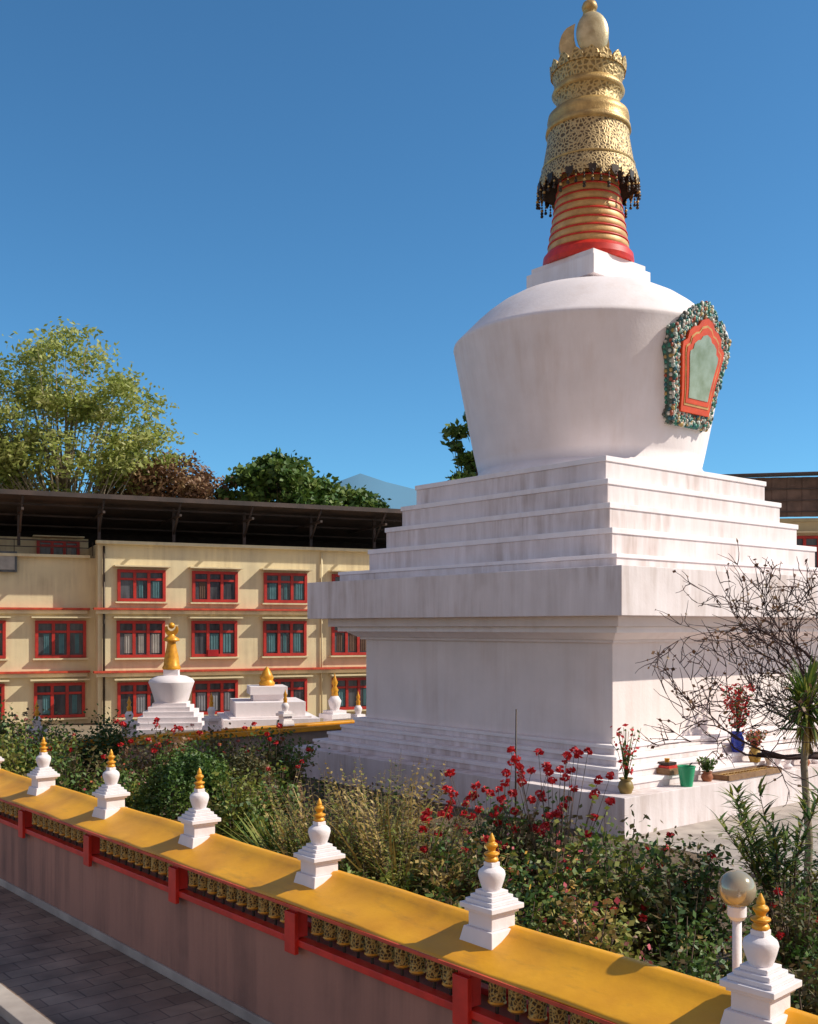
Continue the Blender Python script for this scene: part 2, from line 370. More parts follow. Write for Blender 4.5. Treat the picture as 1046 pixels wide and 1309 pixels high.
vase_fl('potted_plant',stl(1.4,-5.9,PT),TERRA,LEAFG,0.2,0.25,0.22,120,0.13)
b=B(); b.lathe([(0.13,0),(0.19,0.42),(0.20,0.42),(0.20,0.45),(0.17,0.44),(0.12,0.03)],GREENP,seg=24); b.done('green_bucket',stl(-3.8,-6.0,PT))
b=B(); b.sq(0.5,0,0.14,WOOD); b.sq(0.42,0.14,0.19,RED); b.box((0,0,0.23),(0.3,0.3,0.06),DARKM); b.lathe([(0.05,0.26),(0.06,0.34)],GOLDY,seg=12); b.done('offering_box',stl(-3.75,-5.45,H-3.28),TH)
b=B(); b.box((0,0,0.02),(2.2,0.5,0.04),WOOD)
for sx,sy,lx,ly in ((0,0.26,2.24,0.04),(0,-0.26,2.24,0.04),(1.12,0,0.04,0.48),(-1.12,0,0.04,0.48)): b.box((sx,sy,0.06),(lx,ly,0.12),WOOD)
for i in range(34): b.lathe([(0.035,0.04),(0.05,0.1)],GOLD,c=(-1.0+2.0*(i%17)/16,-0.1+0.2*(i//17),0),seg=10)
b.done('butter_lamp_tray',stl(-1.3,-5.9,PT),TH)
for i,(x,y) in enumerate([(0.2,-5.85),(0.5,-5.95),(2.0,-5.85),(-0.1,-5.8)]):
    b=B(); b.lathe([(0.08,0),(0.12,0.07),(0.05,0.14),(0.12,0.3),(0.13,0.32),(0.10,0.3)],WHITE2,seg=16); b.done('offering_bowl',stl(x,y,PT))

# ---------------- near perimeter wall (local x = p, y = u) ----------------
U0,U1=-6.7,29.0
w=empty('perimeter_wall',(0,0,0),TH)
b=B(); b.box((6.25,(U0+U1)/2,0.535),(0.5,U1-U0,1.07),PINKW); b.box((5.985,(U0+U1)/2,0.06),(0.04,U1-U0,0.12),CONC); b.done('masonry',parent=w,bevel=0.01)
b=B()
L=U1-U0; yc=(U0+U1)/2
b.box((5.99,yc,1.105),(0.12,L,0.07),RED); b.box((6.45,yc,1.10),(0.10,L,0.06),RED)
b.box((6.0,yc,1.53),(0.06,L,0.05),RED); b.box((6.5,yc,1.55),(0.08,L,0.06),RED)
us=[3.80+2.54*k for k in range(-4,10)]
for u in us:
    b.box((6.0,u,1.335),(0.13,0.15,0.37),RED); b.box((6.5,u,1.33),(0.10,0.12,0.40),RED)
    b.box((5.915,u,1.20),(0.05,0.19,0.42),RED)
b.done('red_frame',parent=w,bevel=0.006)
b=B()
pr=[(5.76,1.555),(5.80,1.572),(5.92,1.60),(6.05,1.635),(6.18,1.68),(6.28,1.73),(6.33,1.775),(6.41,1.775),(6.46,1.73),(6.56,1.68),(6.75,1.62),(6.92,1.56)]
bot=[(6.90,1.53),(6.55,1.60),(6.0,1.57),(5.77,1.535)]
sec=pr+bot; n=len(sec)
ys=np.linspace(U0,U1,120)
vs=[(x,y,z+0.008*math.sin(y*1.7)+0.006*math.sin(y*5.1)*(1 if k<6 else 0.3)) for y in ys for k,(x,z) in enumerate(sec)]
fs=[(i*n+k,(i+1)*n+k,(i+1)*n+(k+1)%n,i*n+(k+1)%n) for i in range(len(ys)-1) for k in range(n)]
b.add(vs,fs,YEL,True)
b.box((5.755,yc,1.535),(0.02,L,0.03),REDTRIM)
b.done('yellow_coping',parent=w)
b=B()
for a,c in zip(us[:-1],us[1:]):
    n=10
    for k in range(n):
        y=a+0.17+(c-a-0.34)*(k+0.5)/n+random.uniform(-0.006,0.006)
        b.lathe([(0.015,1.14),(0.015,1.21),(0.06,1.215),(0.08,1.235),(0.072,1.25),(0.072,1.43),(0.08,1.445),(0.06,1.465),(0.015,1.47),(0.015,1.56)],[DARKM,BRASS,BRASS,GOLDY,WHEEL,GOLDY,BRASS,BRASS,DARKM],c=(6.05,y,0),seg=14)
b.done('prayer_wheels',parent=w)
def finial_geo():
    b=B()
    b.sq(0.40,0,0.14,WHITE2,top=0.34); b.sq(0.28,0.14,0.27,WHITE2)
    b.sq(0.33,0.27,0.30,WHITE2); b.sq(0.39,0.30,0.345,WHITE2); b.sq(0.32,0.345,0.38,WHITE2); b.sq(0.26,0.38,0.415,WHITE2); b.sq(0.20,0.415,0.45,WHITE2)
    b.lathe_w([(0.08,0.45),(0.085,0.47),(0.105,0.53),(0.118,0.58),(0.11,0.615),(0.075,0.645),(0.03,0.655)],WHITE2,seg=24)
    b.sq(0.10,0.65,0.69,WHITE2)
    b.lathe_w([(0.05,0.69),(0.06,0.70),(0.055,0.72),(0.04,0.735),(0.065,0.75),(0.068,0.765),(0.03,0.78),(0.035,0.80),(0.055,0.825),(0.05,0.845),(0.025,0.86),(0.03,0.875),(0.022,0.90),(0.005,0.935)],GOLDY,seg=16)
    return b
fm=finial_geo().done('wall_finial',tuple((6.26*d2+us[0]*d1))+(1.62,),TH,bevel=0.006)
for u in us[1:]:
    o=bpy.data.objects.new('wall_finial',fm.data); scene.collection.objects.link(o); p=6.26*d2+u*d1; o.location=(p[0],p[1],1.62); o.rotation_euler[2]=TH+random.uniform(-0.06,0.06)
    o.scale=(1,1,random.uniform(0.96,1.03))
    md=o.modifiers.new('bevel','BEVEL'); md.width=0.006; md.segments=2

# ---------------- far low wall ----------------
w2=empty('low_yellow_wall',(0,0,0),TH)
b=B()
fu=29.5
b.box((15.5,fu,0.39),(16,0.35,0.78),CONC)
b.box((15.5,fu,0.86),(16.3,0.9,0.16),YEL,taper=0.985); b.box((15.5,fu,0.98),(16.2,0.4,0.08),YEL)
b.done('low_wall',parent=w2,bevel=0.02)
def bigfin(name,x,y,s,z0=0.85,mat=WHITE2):
    b=B()
    b.sq(0.38*s,0,0.14*s,mat,top=0.34*s); b.sq(0.27*s,0.14*s,0.27*s,mat); b.sq(0.38*s,0.27*s,0.345*s,mat); b.sq(0.28*s,0.345*s,0.40*s,mat)
    b.lathe_w([(0.07*s,0.40*s),(0.10*s,0.5*s),(0.11*s,0.56*s),(0.06*s,0.64*s),(0.01,0.65*s)],mat,seg=20)
    b.lathe_w([(0.06*s,0.64*s),(0.05*s,0.70*s),(0.065*s,0.74*s),(0.03*s,0.80*s),(0.055*s,0.86*s),(0.02*s,0.95*s),(0.004,1.02*s)],GOLDY,seg=16)
    return b.done(name,(x,y,z0),TH)
for p in (8.2,11.0,13.8,16.6,19.4):
    q=p*d2+fu*d1; bigfin('wall_finial',q[0],q[1],1.2,1.0)
def small_stupa(x,y):
    b=B()
    b.sq(2.6,0,0.9,WHITE2); b.sq(2.3,0.9,1.1,WHITE2); b.sq(2.0,1.1,1.28,WHITE2); b.sq(1.7,1.28,1.45,WHITE2); b.sq(1.4,1.45,1.6,WHITE2); b.sq(1.15,1.6,1.72,WHITE2)
    b.lathe_w([(0.55,1.72),(0.58,1.8),(0.70,2.2),(0.78,2.42),(0.72,2.52),(0.5,2.62),(0.2,2.66)],WHITE2,seg=40)
    b.sq(0.5,2.64,2.85,WHITE2)
    b.lathe_w([(0.30,2.85),(0.32,2.92),(0.27,3.0),(0.24,3.3),(0.17,3.6),(0.14,3.8),(0.28,3.84),(0.26,3.92),(0.12,4.0),(0.1,4.06)],GOLDY,seg=24)
    mo=[(0.22*math.cos(t),4.22+0.22*math.sin(t)) for t in np.linspace(math.radians(150),math.radians(390),16)]+[(0.15*math.cos(t),4.30+0.14*math.sin(t)) for t in np.linspace(math.radians(370),math.radians(170),10)]
    b.extr(mo,-0.05,0.05,0,GOLDY); b.ball((0,0,4.36),0.11,GOLDY)
    return b.done('small_stupa',(x,y,0),0.1,bevel=0.01)
small_stupa(-8.2,36)
b=B()
b.sq(4.0,0,0.5,WHITE2); b.sq(3.4,0.5,1.05,WHITE2); b.sq(2.9,1.05,1.12,WHITE2)
b.sq(2.5,1.12,1.62,WHITE2); b.sq(1.1,1.62,1.85,WHITE2); b.sq(1.35,1.85,2.15,WHITE2)
b.lathe_w([(0.28,2.15),(0.30,2.25),(0.22,2.35),(0.26,2.45),(0.18,2.6),(0.10,2.75),(0.02,2.85)],GOLDY,seg=20)
b.done('stepped_shrine',(-5.25,38.5,0),0.25,bevel=0.01)
bigfin('small_chorten',-2.85,40,2.3,0.2)
bigfin('small_chorten',-2.05,42,1.5,0.2)

# ---------------- monastery building ----------------
BR=math.atan2(0.409,0.913)
bl=empty('monastery_building',(-13.73,46,0),BR)
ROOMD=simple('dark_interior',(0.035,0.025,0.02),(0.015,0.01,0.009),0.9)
b=B()
b.box((8.75,4.0,4.0),(17.5,8.0,8.0),BEIGE)
b.box((-11.0,4.9,3.7),(22.0,8.0,7.4),BEIGE)
b.done('walls',parent=bl)
b=B()
b.box((8.75,-0.10,8.06),(17.7,0.35,0.14),BEIGE)
for zb in (5.12,2.33):
    b.box((8.75,-0.16,zb),(17.9,0.40,0.09),REDTRIM); b.box((-11.2,0.78,zb),(21.9,0.36,0.09),REDTRIM)
    b.box((8.75,-0.10,zb-0.14),(17.7,0.25,0.16),BEIGE); b.box((-11.2,0.82,zb-0.14),(21.7,0.2,0.16),BEIGE)
b.box((-11.1,0.80,7.45),(21.7,0.35,0.12),BEIGE)
b.tube([(0.25,-0.08,0),(0.25,-0.08,7.9)],[0.05,0.05],DARKM,8)
b.tube([(10.4,-0.08,0),(10.4,-0.08,7.9)],[0.045,0.045],BEIGE,8)
b.done('floor_bands',parent=bl)
b=B()
CURT=[simple('cloth_grey',(0.28,0.28,0.30),None,0.8),simple('cloth_teal',(0.10,0.22,0.24),None,0.8),simple('cloth_pale',(0.42,0.38,0.34),None,0.8),simple('cloth_brown',(0.16,0.09,0.06),None,0.8)]
WRED=simple('window_red',(0.52,0.025,0.015),(0.32,0.02,0.012),0.5,scale=3)
def window(x,z,wd,ht,y=0.0,panes=3):
    b.box((x+wd/2,y-0.01,z+ht/2),(wd-0.1,0.06,ht-0.1),CURTAIN)
    t=0.13
    b.box((x+wd/2,y-0.06,z+t/2),(wd,0.14,t),WRED); b.box((x+wd/2,y-0.06,z+ht-t/2),(wd,0.14,t),WRED)
    b.box((x+t/2,y-0.06,z+ht/2),(t,0.14,ht-2*t),WRED); b.box((x+wd-t/2,y-0.06,z+ht/2),(t,0.14,ht-2*t),WRED)
    iw=wd-2*t
    for k in range(1,panes):
        b.box((x+t+iw*k/panes,y-0.055,z+ht/2),(0.13,0.12,ht-2*t),WRED)
    b.box((x+wd/2,y-0.05,z+ht*0.70),(iw,0.09,0.10),WRED)
    cm=random.choice(CURT)
    for k in range(panes):
        if random.random()<0.75:
            cw=iw/panes*random.uniform(0.25,0.7); xc=x+t+iw*(k+0.5)/panes+random.uniform(-0.08,0.08); b.box((xc,y-0.03,z+ht*0.38),(cw,0.03,ht*0.52),cm)
            for q in range(3): b.box((xc+cw*(q-1)*0.3,y-0.05,z+ht*0.38),(cw*0.12,0.03,ht*0.52),cm)
    b.box((x+wd/2,y-0.10,z-0.05),(wd+0.2,0.24,0.07),BEIGE)
    b.box((x+wd/2,y-0.25,z+ht+0.14),(wd+0.35,0.5,0.06),BEIGE)
for x in (0.83,4.16,7.54,10.95,14.3):
    window(x,5.46,2.12,1.42); window(x-0.03,2.95,2.12,1.65); window(x,0.30,2.12,1.55)
for x in (-2.55,-5.9,-9.3,-12.7,-16.1):
    window(x,2.95,2.15,1.65,0.9); window(x-0.05,0.30,2.15,1.55,0.9)
b.box((5.1,-0.15,3.12),(0.5,0.1,0.3),FLR)
b.done('windows',parent=bl)
b=B()
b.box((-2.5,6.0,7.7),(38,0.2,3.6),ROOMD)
b.add([(-24,-1.3,9.95),(19.6,-1.3,9.95),(19.6,6.3,8.9),(-24,6.3,8.9),(-24,-1.3,10.03),(19.6,-1.3,10.03),(19.6,6.3,8.98),(-24,6.3,8.98)],
      [(0,1,2,3),(7,6,5,4),(0,4,5,1),(1,5,6,2),(2,6,7,3),(3,7,4,0)],DARKROOF)
b.box((-2.2,-1.34,9.93),(43.6,0.05,0.2),DARKROOF)
for x in np.arange(-23,19.5,3.3):
    b.box((x,0.35 if x>0 else 1.2,8.9),(0.13,0.13,2.0),DARKROOF)
    b.box((x,2.5,9.28),(0.10,7.4,0.10),DARKROOF)
    b.tube([(x,0.5,8.4),(x,-1.2,9.85)],[0.05,0.05],DARKROOF,6)
for y in (0.0,2.0,4.0): b.box((-2.2,y,9.78-(y+1.3)*0.138),(43,0.07,0.08),DARKROOF)
b.box((-11,1.0,8.15),(21.5,0.04,0.05),DARKM); b.box((-11,1.0,7.85),(21.5,0.04,0.04),DARKM)
for x in np.arange(-21,0,1.1): b.box((x,1.0,7.82),(0.03,0.03,0.62),DARKM)
b.box((-3.8,0.9,7.15),(1.0,0.4,0.9),CURTAIN); b.box((-3.8,0.68,7.15),(0.8,0.05,0.7),CURT[2])
b.box((-11,3.4,7.9),(22,0.2,1.1),BEIGE)
for x in (-2.3,-6.0,-9.5): window(x,7.45,1.9,0.9,3.3)
b.done('terrace_roof',parent=bl)

rb=empty('right_building',(16.0,47,0),-0.12)
b=B()
b.box((9,4,4.6),(18,8,9.2),BEIGE); b.box((9,-0.1,6.3),(18.2,0.4,0.14),REDTRIM); b.box((9,-0.1,9.1),(18.2,0.3,0.14),BEIGE)
b.add([(-2.6,-1.6,10.9),(19,-1.6,11.1),(19,7,12.4),(-1.8,7,12.0),(-2.6,-1.6,11.0),(19,-1.6,11.2),(19,7,12.5),(-1.8,7,12.1)],[(3,2,1,0),(4,5,6,7),(0,1,5,4),(1,2,6,5),(2,3,7,6),(3,0,4,7)],DARKROOF)
BRN=simple('brown_sheet',(0.18,0.11,0.08),(0.09,0.055,0.04),0.7,scale=2)
for i in range(62): b.box((-1.6+i*0.32,-0.9+0.04*(i%2),10.05),(0.318,0.06,1.75),BRN)
for zz in (9.4,9.9,10.4): b.box((8.3,-0.98,zz),(20,0.03,0.05),DARKROOF)
for x in (1,5,9,13): window(x,6.8,2.1,1.6); window(x,3.9,2.1,1.6); window(x,0.9,2.1,1.6)
b.done('block',parent=rb)

# ---------------- vegetation ----------------
def tree(name,loc,h,crown,ncl,per,mat,bark,L,W,cs,trunk_r=0.3,seed=1):
    random.seed(seed); b=B()
    top=Vector((crown[0][0]*0.5,crown[0][1]*0.5,h*0.8))
    tp=[Vector((0,0,0))]
    for i in range(1,7):
        t=i/6; tp.append(Vector((top.x*t+random.uniform(-.1,.1)*h*0.05,top.y*t,top.z*t)))
    b.tube(tp,[trunk_r*(1-0.8*i/6) for i in range(7)],bark,8)
    C=[]
    tot=sum(c[3]*c[4]*c[5] for c in crown)
    for c in crown:
        k=max(3,int(ncl*c[3]*c[4]*c[5]/tot))
        for _ in range(k):
            v=Vector((random.gauss(0,1),random.gauss(0,1),random.gauss(0,1))).normalized()*(random.uniform(0.35,1.0)**0.6)
            p=Vector((c[0]+v.x*c[3],c[1]+v.y*c[4],c[2]+v.z*c[5]))
            base=tp[min(6,max(2,int(6*min(1,(p.z*0.65)/top.z))))]
            mid=base.lerp(p,0.5)+Vector((random.uniform(-.3,.3),random.uniform(-.3,.3),-0.1*(p-base).length*0.5))
            r0=trunk_r*random.uniform(0.12,0.28)
            b.tube([base,mid,p],[r0,r0*0.6,r0*0.15],bark,5)
            s=cs*random.uniform(0.6,1.35); m=int(per*random.uniform(0.6,1.3)*(s/cs)**2)
            q=rng.normal(size=(m,3))*np.array([s,s,s*0.6])*0.5+np.array(p)
            C.append(q)
    b.leaves(np.concatenate(C),L,W,mat)
    return b.done(name,loc)
tree('eucalyptus_tree',(-20.5,62,0),23,[(0.3,0,19.2,3.0,3,3.2),(-3.8,0,17.4,3.4,3.5,3.6),(3.4,0,16.6,2.8,3,3.0),(0,0,14,5.2,4,2.4),(5.0,0,14.4,2.0,2.5,1.9),(-6,0,13.5,4,3.5,3.5)],200,150,LEAFT,BARKP,0.36,0.17,1.05,0.32,3)
tree('red_leaf_tree',(-14.8,63,0),14.5,[(0,0,13.0,2.4,2.2,1.7),(2.0,0,12.4,1.6,2,1.4),(-2.2,0,12.4,1.5,1.8,1.3)],75,150,LEAFB,BARK,0.32,0.18,0.75,0.3,5)
tree('broadleaf_tree',(-7.8,64,0),14.5,[(-0.6,0,13.0,2.2,2.3,2.0),(2.0,0,12.2,1.9,2,1.6),(-2.2,0,12.2,1.5,2,1.6)],70,150,LEAFG,BARK,0.40,0.28,0.7,0.35,6)
tree('broadleaf_tree',(-5.2,66,0),13,[(0,0,12.2,1.8,2.5,1.3),(1.2,0,11.6,1.3,2,1.2)],38,150,LEAFG,BARK,0.40,0.28,0.7,0.35,8)
tree('dark_tree',(-2.6,68,0),12.8,[(0,0,11.9,1.4,2,1.0),(0.6,0,11.3,1.1,1.5,1.1)],34,150,LEAFD,BARK,0.36,0.24,0.6,0.3,9)
tree('magnolia_tree',(3.4,54,0),14.5,[(0.4,0,15.2,1.1,1.2,0.6),(-1.0,0,14.0,1.0,1.2,0.6),(0.6,0,12.6,1.5,1.4,0.7),(-0.6,0,11.6,1.3,1.4,0.6),(1.6,0,13.8,1,1.5,1.6)],58,60,LEAFG,BARK,0.42,0.26,0.42,0.25,12)
b=B(); C=[]
for k in range(200):
    x=random.uniform(-100,110); y=random.uniform(100,130); h=random.uniform(5,8.5)
    C.append(rng.normal(size=(50,3))*np.array([2.4,2,1.8])+np.array([x,y,h*0.65]))
C=np.concatenate(C); C=C[C[:,2]>0.1]; b.leaves(C,1.4,1.0,LEAFBELT); b.done('distant_tree_belt')

def shrub(name,x,y,r,h,n,mats,L,W,seed=0,stems=14,flowers=None,nf=0,fz=(0.7,1.1),fs=0.09,dots=None,fr=1.0):
    random.seed(seed+100); b=B(); C={id(m):[] for m in mats}
    tips=[]
    for k in range(stems):
        a=random.uniform(0,6.28); rr=r*random.random()**0.6; hh=h*random.uniform(0.55,1.05)*(1-0.35*(rr/r)**2)
        p=Vector((rr*math.cos(a),rr*math.sin(a),hh)); mid=Vector((p.x*0.45+random.uniform(-.08,.08),p.y*0.45,hh*0.5))
        b.tube([(p.x*0.15,p.y*0.15,0),mid,p],[0.018,0.012,0.004],BARK,4)
        tips.append((mid,p))
    per=n//stems
    for mid,p in tips:
        m=random.choice(mats); base=Vector((p.x*0.15,p.y*0.15,0.1))
        t=rng.uniform(0.15,1.05,per)[:,None]
        P=np.where(t<0.5,np.array(base)*(1-2*t)+np.array(mid)*2*t,np.array(mid)*(2-2*t)+np.array(p)*(2*t-1))
        s=0.14*r
        P=P+rng.normal(size=(per,3))*np.array([s,s,s*0.8])
        P=P[P[:,2]>0.02]; C[id(m)].append(P)
    for m in mats:
        if C[id(m)]: b.leaves(np.concatenate(C[id(m)]),L,W,m,up=0.9)
    if flowers:
        F=[]
        for k in range(nf):
            a=random.uniform(0,6.28); rr=r*fr*random.random()**0.5; hh=h*random.uniform(*fz)
            c=np.array([rr*math.cos(a),rr*math.sin(a),hh])
            b.tube([(c[0]*0.5,c[1]*0.5,hh*0.45),tuple(c)],[0.008,0.004],BARK,3)
            v=rng.normal(size=(22,3)); v/=np.linalg.norm(v,axis=1)[:,None]
            F.append(c+v*fs*0.42*np.array([1,1,0.75]))
        b.leaves(np.concatenate(F),fs*0.55,fs*0.5,flowers)
    if dots:
        P=[]
        for mid,p in tips:
            for j in range(3): P.append(np.array(p)+rng.normal(size=3)*0.12)
        b.leaves(P,0.07,0.06,dots)
    return b.done(name,(x,y,0))
def hedge(name,x,y,r,h,n,mat,L,W):
    b=B(); v=rng.normal(size=(n,3)); v/=np.linalg.norm(v,axis=1)[:,None]; v[:,2]=np.abs(v[:,2])
    th=np.arctan2(v[:,1],v[:,0]); k=1+0.06*np.sin(5*th+v[:,2]*6)+0.05*np.sin(9*th-v[:,2]*9)
    k*=rng.uniform(0.8,1.03,n)
    P=v*k[:,None]*np.array([r,r,h]); b.leaves(P,L,W,mat,up=0.8)
    b.tube([(0,0,0),(0,0,h*0.6)],[0.06,0.03],BARK,6)
    for i in range(10):
        a=i*0.63; b.tube([(0,0,0.1),(r*0.6*math.cos(a),r*0.6*math.sin(a),h*0.6)],[0.03,0.01],BARK,4)
    return b.done(name,(x,y,0))
hedge('round_bush',-4.4,21,1.15,1.8,13000,LEAFG,0.085,0.055)
hedge('round_bush',-3.4,21.8,0.85,1.65,7000,LEAFR,0.085,0.055)
S=shrub
S('rose_bush',-7.7,23.5,1.1,1.6,3400,[LEAFG,LEAFR],0.12,0.08,1,30,flowers=FLR,nf=5,fs=0.12)
S('rose_bush',-8.4,21.5,0.9,1.45,2800,[LEAFG,LEAFY],0.12,0.07,2,26,flowers=FLR,nf=3)
S('rose_bush',-6.2,25.5,1.1,1.85,3200,[LEAFR,LEAFB,LEAFG],0.12,0.07,3,28,flowers=FLR,nf=16,fs=0.14)
S('rose_bush',-5.0,27,1.1,1.6,3000,[LEAFG,LEAFY,LEAFR],0.12,0.07,4,28,flowers=FLY,nf=10)
S('rose_bush',-3.2,25.5,1.0,1.75,3000,[LEAFR,LEAFG],0.12,0.07,5,28,flowers=FLR,nf=12,fs=0.12)
S('leafy_shrub',-9.6,26,1.5,2.0,3800,[LEAFG,LEAFY],0.12,0.07,6,32,flowers=FLY,nf=5)
S('leafy_shrub',-11.2,29,1.7,2.2,4000,[LEAFG,LEAFR],0.13,0.08,41,34)
S('leafy_shrub',-9.0,30.5,1.3,1.8,3000,[LEAFG,LEAFD],0.13,0.08,42,30)
S('rose_bush',-6.1,22.2,0.8,1.35,2800,[LEAFG,LEAFY],0.10,0.06,7,26,dots=FLY)
S('yellow_leaf_shrub',-3.1,18.6,0.6,1.85,3000,[LEAFY,LEAFG],0.10,0.065,8,30)
S('yellow_leaf_shrub',-2.6,20.2,0.6,1.65,2600,[LEAFG,LEAFY,LEAFB],0.11,0.065,9,26,flowers=FLR,nf=5)
S('dry_shrub',-3.8,17.6,0.45,1.2,1500,[LEAFO,LEAFB],0.10,0.05,40,22)
S('leafy_shrub',0.75,13.3,0.75,1.65,3600,[LEAFR,LEAFG,LEAFO],0.10,0.06,10,36)
S('leafy_shrub',1.6,12.5,0.8,1.75,4400,[LEAFR,LEAFG,LEAFY],0.10,0.06,11,40,dots=FLY)
S('leafy_shrub',2.5,12.7,0.85,1.95,5000,[LEAFG,LEAFR,LEAFY],0.10,0.06,12,44,flowers=FLR,nf=10,fz=(0.4,0.9))
S('leafy_shrub',3.2,12.2,0.7,1.85,4200,[LEAFG,LEAFR,LEAFD],0.10,0.055,13,40,flowers=FLR,nf=8,fz=(0.4,0.9))
S('leafy_shrub',1.85,10.9,0.65,1.5,4200,[LEAFG,LEAFY,LEAFO],0.085,0.05,14,38,flowers=FLR,nf=5,fz=(0.5,0.9),dots=FLY)
S('dry_shrub',2.6,10.3,0.55,1.5,3200,[LEAFR,LEAFG,LEAFO],0.085,0.045,15,34)
S('leafy_shrub',0.5,11.6,0.65,1.35,3600,[LEAFG,LEAFY,LEAFR],0.085,0.05,16,34)
S('leafy_shrub',1.2,11.2,0.5,1.45,3200,[LEAFG,LEAFY,LEAFB],0.085,0.05,17,32)
S('dry_shrub',3.35,10.6,0.5,1.15,2400,[LEAFR,LEAFO,LEAFG],0.085,0.045,18,28)
S('leafy_shrub',-0.5,13.2,0.6,1.2,2800,[LEAFG,LEAFY],0.10,0.06,19,28)
S('leafy_shrub',4.3,11.6,0.6,1.5,3000,[LEAFG,LEAFR],0.10,0.045,20,32,flowers=FLR,nf=8,fz=(0.3,0.9))
S('leafy_shrub',3.75,9.6,0.5,1.35,2800,[LEAFG,LEAFR],0.09,0.045,21,28)
S('leafy_shrub',5.2,13,0.8,1.6,3000,[LEAFG,LEAFD],0.10,0.05,22,32)
S('red_flower_bush',1.25,15.2,0.85,1.9,2200,[LEAFR,LEAFG],0.11,0.06,23,26,flowers=FLR,nf=34,fz=(0.6,1.22),fs=0.13,fr=1.35)
S('red_flower_bush',2.1,15.0,0.75,1.9,1800,[LEAFR,LEAFG],0.11,0.06,24,24,flowers=FLR,nf=42,fz=(0.7,1.35),fs=0.13,fr=1.25)
S('red_flower_bush',0.7,14.2,0.5,1.6,1400,[LEAFR,LEAFG],0.10,0.055,25,18,flowers=FLR,nf=14,fz=(0.6,1.15),fs=0.12,fr=1.4)
def clump(name,x,y,n,L,W,mat,el=(0.9,1.5),dr=(0.5,1.6),r=0.3,z=0.0):
    b=B()
    for k in range(n):
        a=random.uniform(0,6.28); rr=r*random.random()
        b.blade((rr*math.cos(a),rr*math.sin(a),z),a+random.uniform(-.5,.5),random.uniform(*el),L*random.uniform(0.5,1.1),W,random.uniform(*dr),random.choice(mat))
    return b,name,(x,y,0)
for i,(x,y,L,ms) in enumerate([(-1.15,15.6,2.25,[LEAFO,LEAFO,LEAFY]),(-0.75,14.8,1.7,[LEAFG,LEAFY]),(-0.1,14.5,2.5,[LEAFO,LEAFO,LEAFY]),(0.25,14.0,1.7,[LEAFG,LEAFY,LEAFO]),(-1.6,16.6,1.8,[LEAFY,LEAFG,LEAFO]),(-0.4,15.8,2.3,[LEAFO,LEAFY]),(-0.6,13.8,1.3,[LEAFG,LEAFG,LEAFY])]):
    b,n_,l_=clump('tall_fern_clump',x,y,70,L*0.9,0.07,ms,(1.0,1.5),(0.2,1.3),0.35)
    for k in range(44):
        a=random.uniform(0,6.28); e=random.uniform(1.12,1.5); LL=L*random.uniform(0.7,1.05); m=random.choice(ms)
        base=Vector((0.25*math.cos(a),0.25*math.sin(a),0)); dirv=Vector((math.cos(a)*math.cos(e),math.sin(a)*math.cos(e),math.sin(e)))
        b.tube([base,base+dirv*LL],[0.008,0.003],BARK,3)
        for j in range(20):
            q=base+dirv*LL*(0.35+0.65*j/20)
            b.blade(tuple(q),a+(1.5 if j%2 else -1.5)+random.uniform(-.4,.4),random.uniform(0,0.8),0.25*(1.15-j/20),0.045,0.5,m,2)
    b.done(n_,l_)
for x,y in ((-2.0,16.9),(-1.7,15.6),(-2.3,17.8)):
    b,n_,l_=clump('agave_plant',x,y,60,1.25,0.10,[LEAFG,LEAFY],(0.3,1.35),(0.0,0.5),0.12,0.2); b.done(n_,l_)
for x,y,L in ((2.7,9.7,0.7),(3.0,9.3,0.6),(2.3,9.9,0.6),(-0.9,13.9,0.8),(0.0,12.3,0.7),(1.6,10.1,0.5)):
    b,n_,l_=clump('grass_clump',x,y,110,L+0.4,0.045,[LEAFG,LEAFY],(0.7,1.5),(0.6,1.9),0.35); b.done(n_,l_)
b=B()
for k in range(13):
    a=random.uniform(0,6.28); p0=Vector((random.uniform(-.2,.2),random.uniform(-.2,.2),0)); p2=Vector((0.75*math.cos(a),0.6*math.sin(a),random.uniform(1.7,2.6))); p1=Vector((p2.x*0.3,p2.y*0.3,p2.z*0.6))
    b.tube([p0,p1,p2],[0.02,0.014,0.005],BARK,4)
    for j in range(60):
        t=random.uniform(0.35,1); q=p1.lerp(p2,(t-0.35)/0.65)
        b.blade(tuple(q),random.uniform(0,6.28),random.uniform(-0.1,1.0),0.26,0.04,0.4,random.choice([LEAFG,LEAFD,LEAFY]),3)
b.done('oleander_shrub',(4.45,12.4,0))
b=B()
b.tube([(0,0,0),(0.05,0,1.4),(0,0.05,2.4),(0.02,0,3.2)],[0.07,0.055,0.05,0.05],BARKP,8)
for k in range(260):
    b.blade((0.02,0,3.2+random.uniform(-0.15,0.2)),random.uniform(0,6.28),random.uniform(-0.7,1.4),0.72*random.uniform(0.7,1.1),0.045,random.uniform(0.2,0.9),random.choice([LEAFG,LEAFY,LEAFG]),4)
for k in range(60):
    b.blade((0.02,0,3.05),random.uniform(0,6.28),random.uniform(-1.4,-0.6),0.5,0.03,0.4,LEAFO,3)
b.done('dracaena_tree',(5.40,14.2,0))
random.seed(21); b=B(); buds=[]
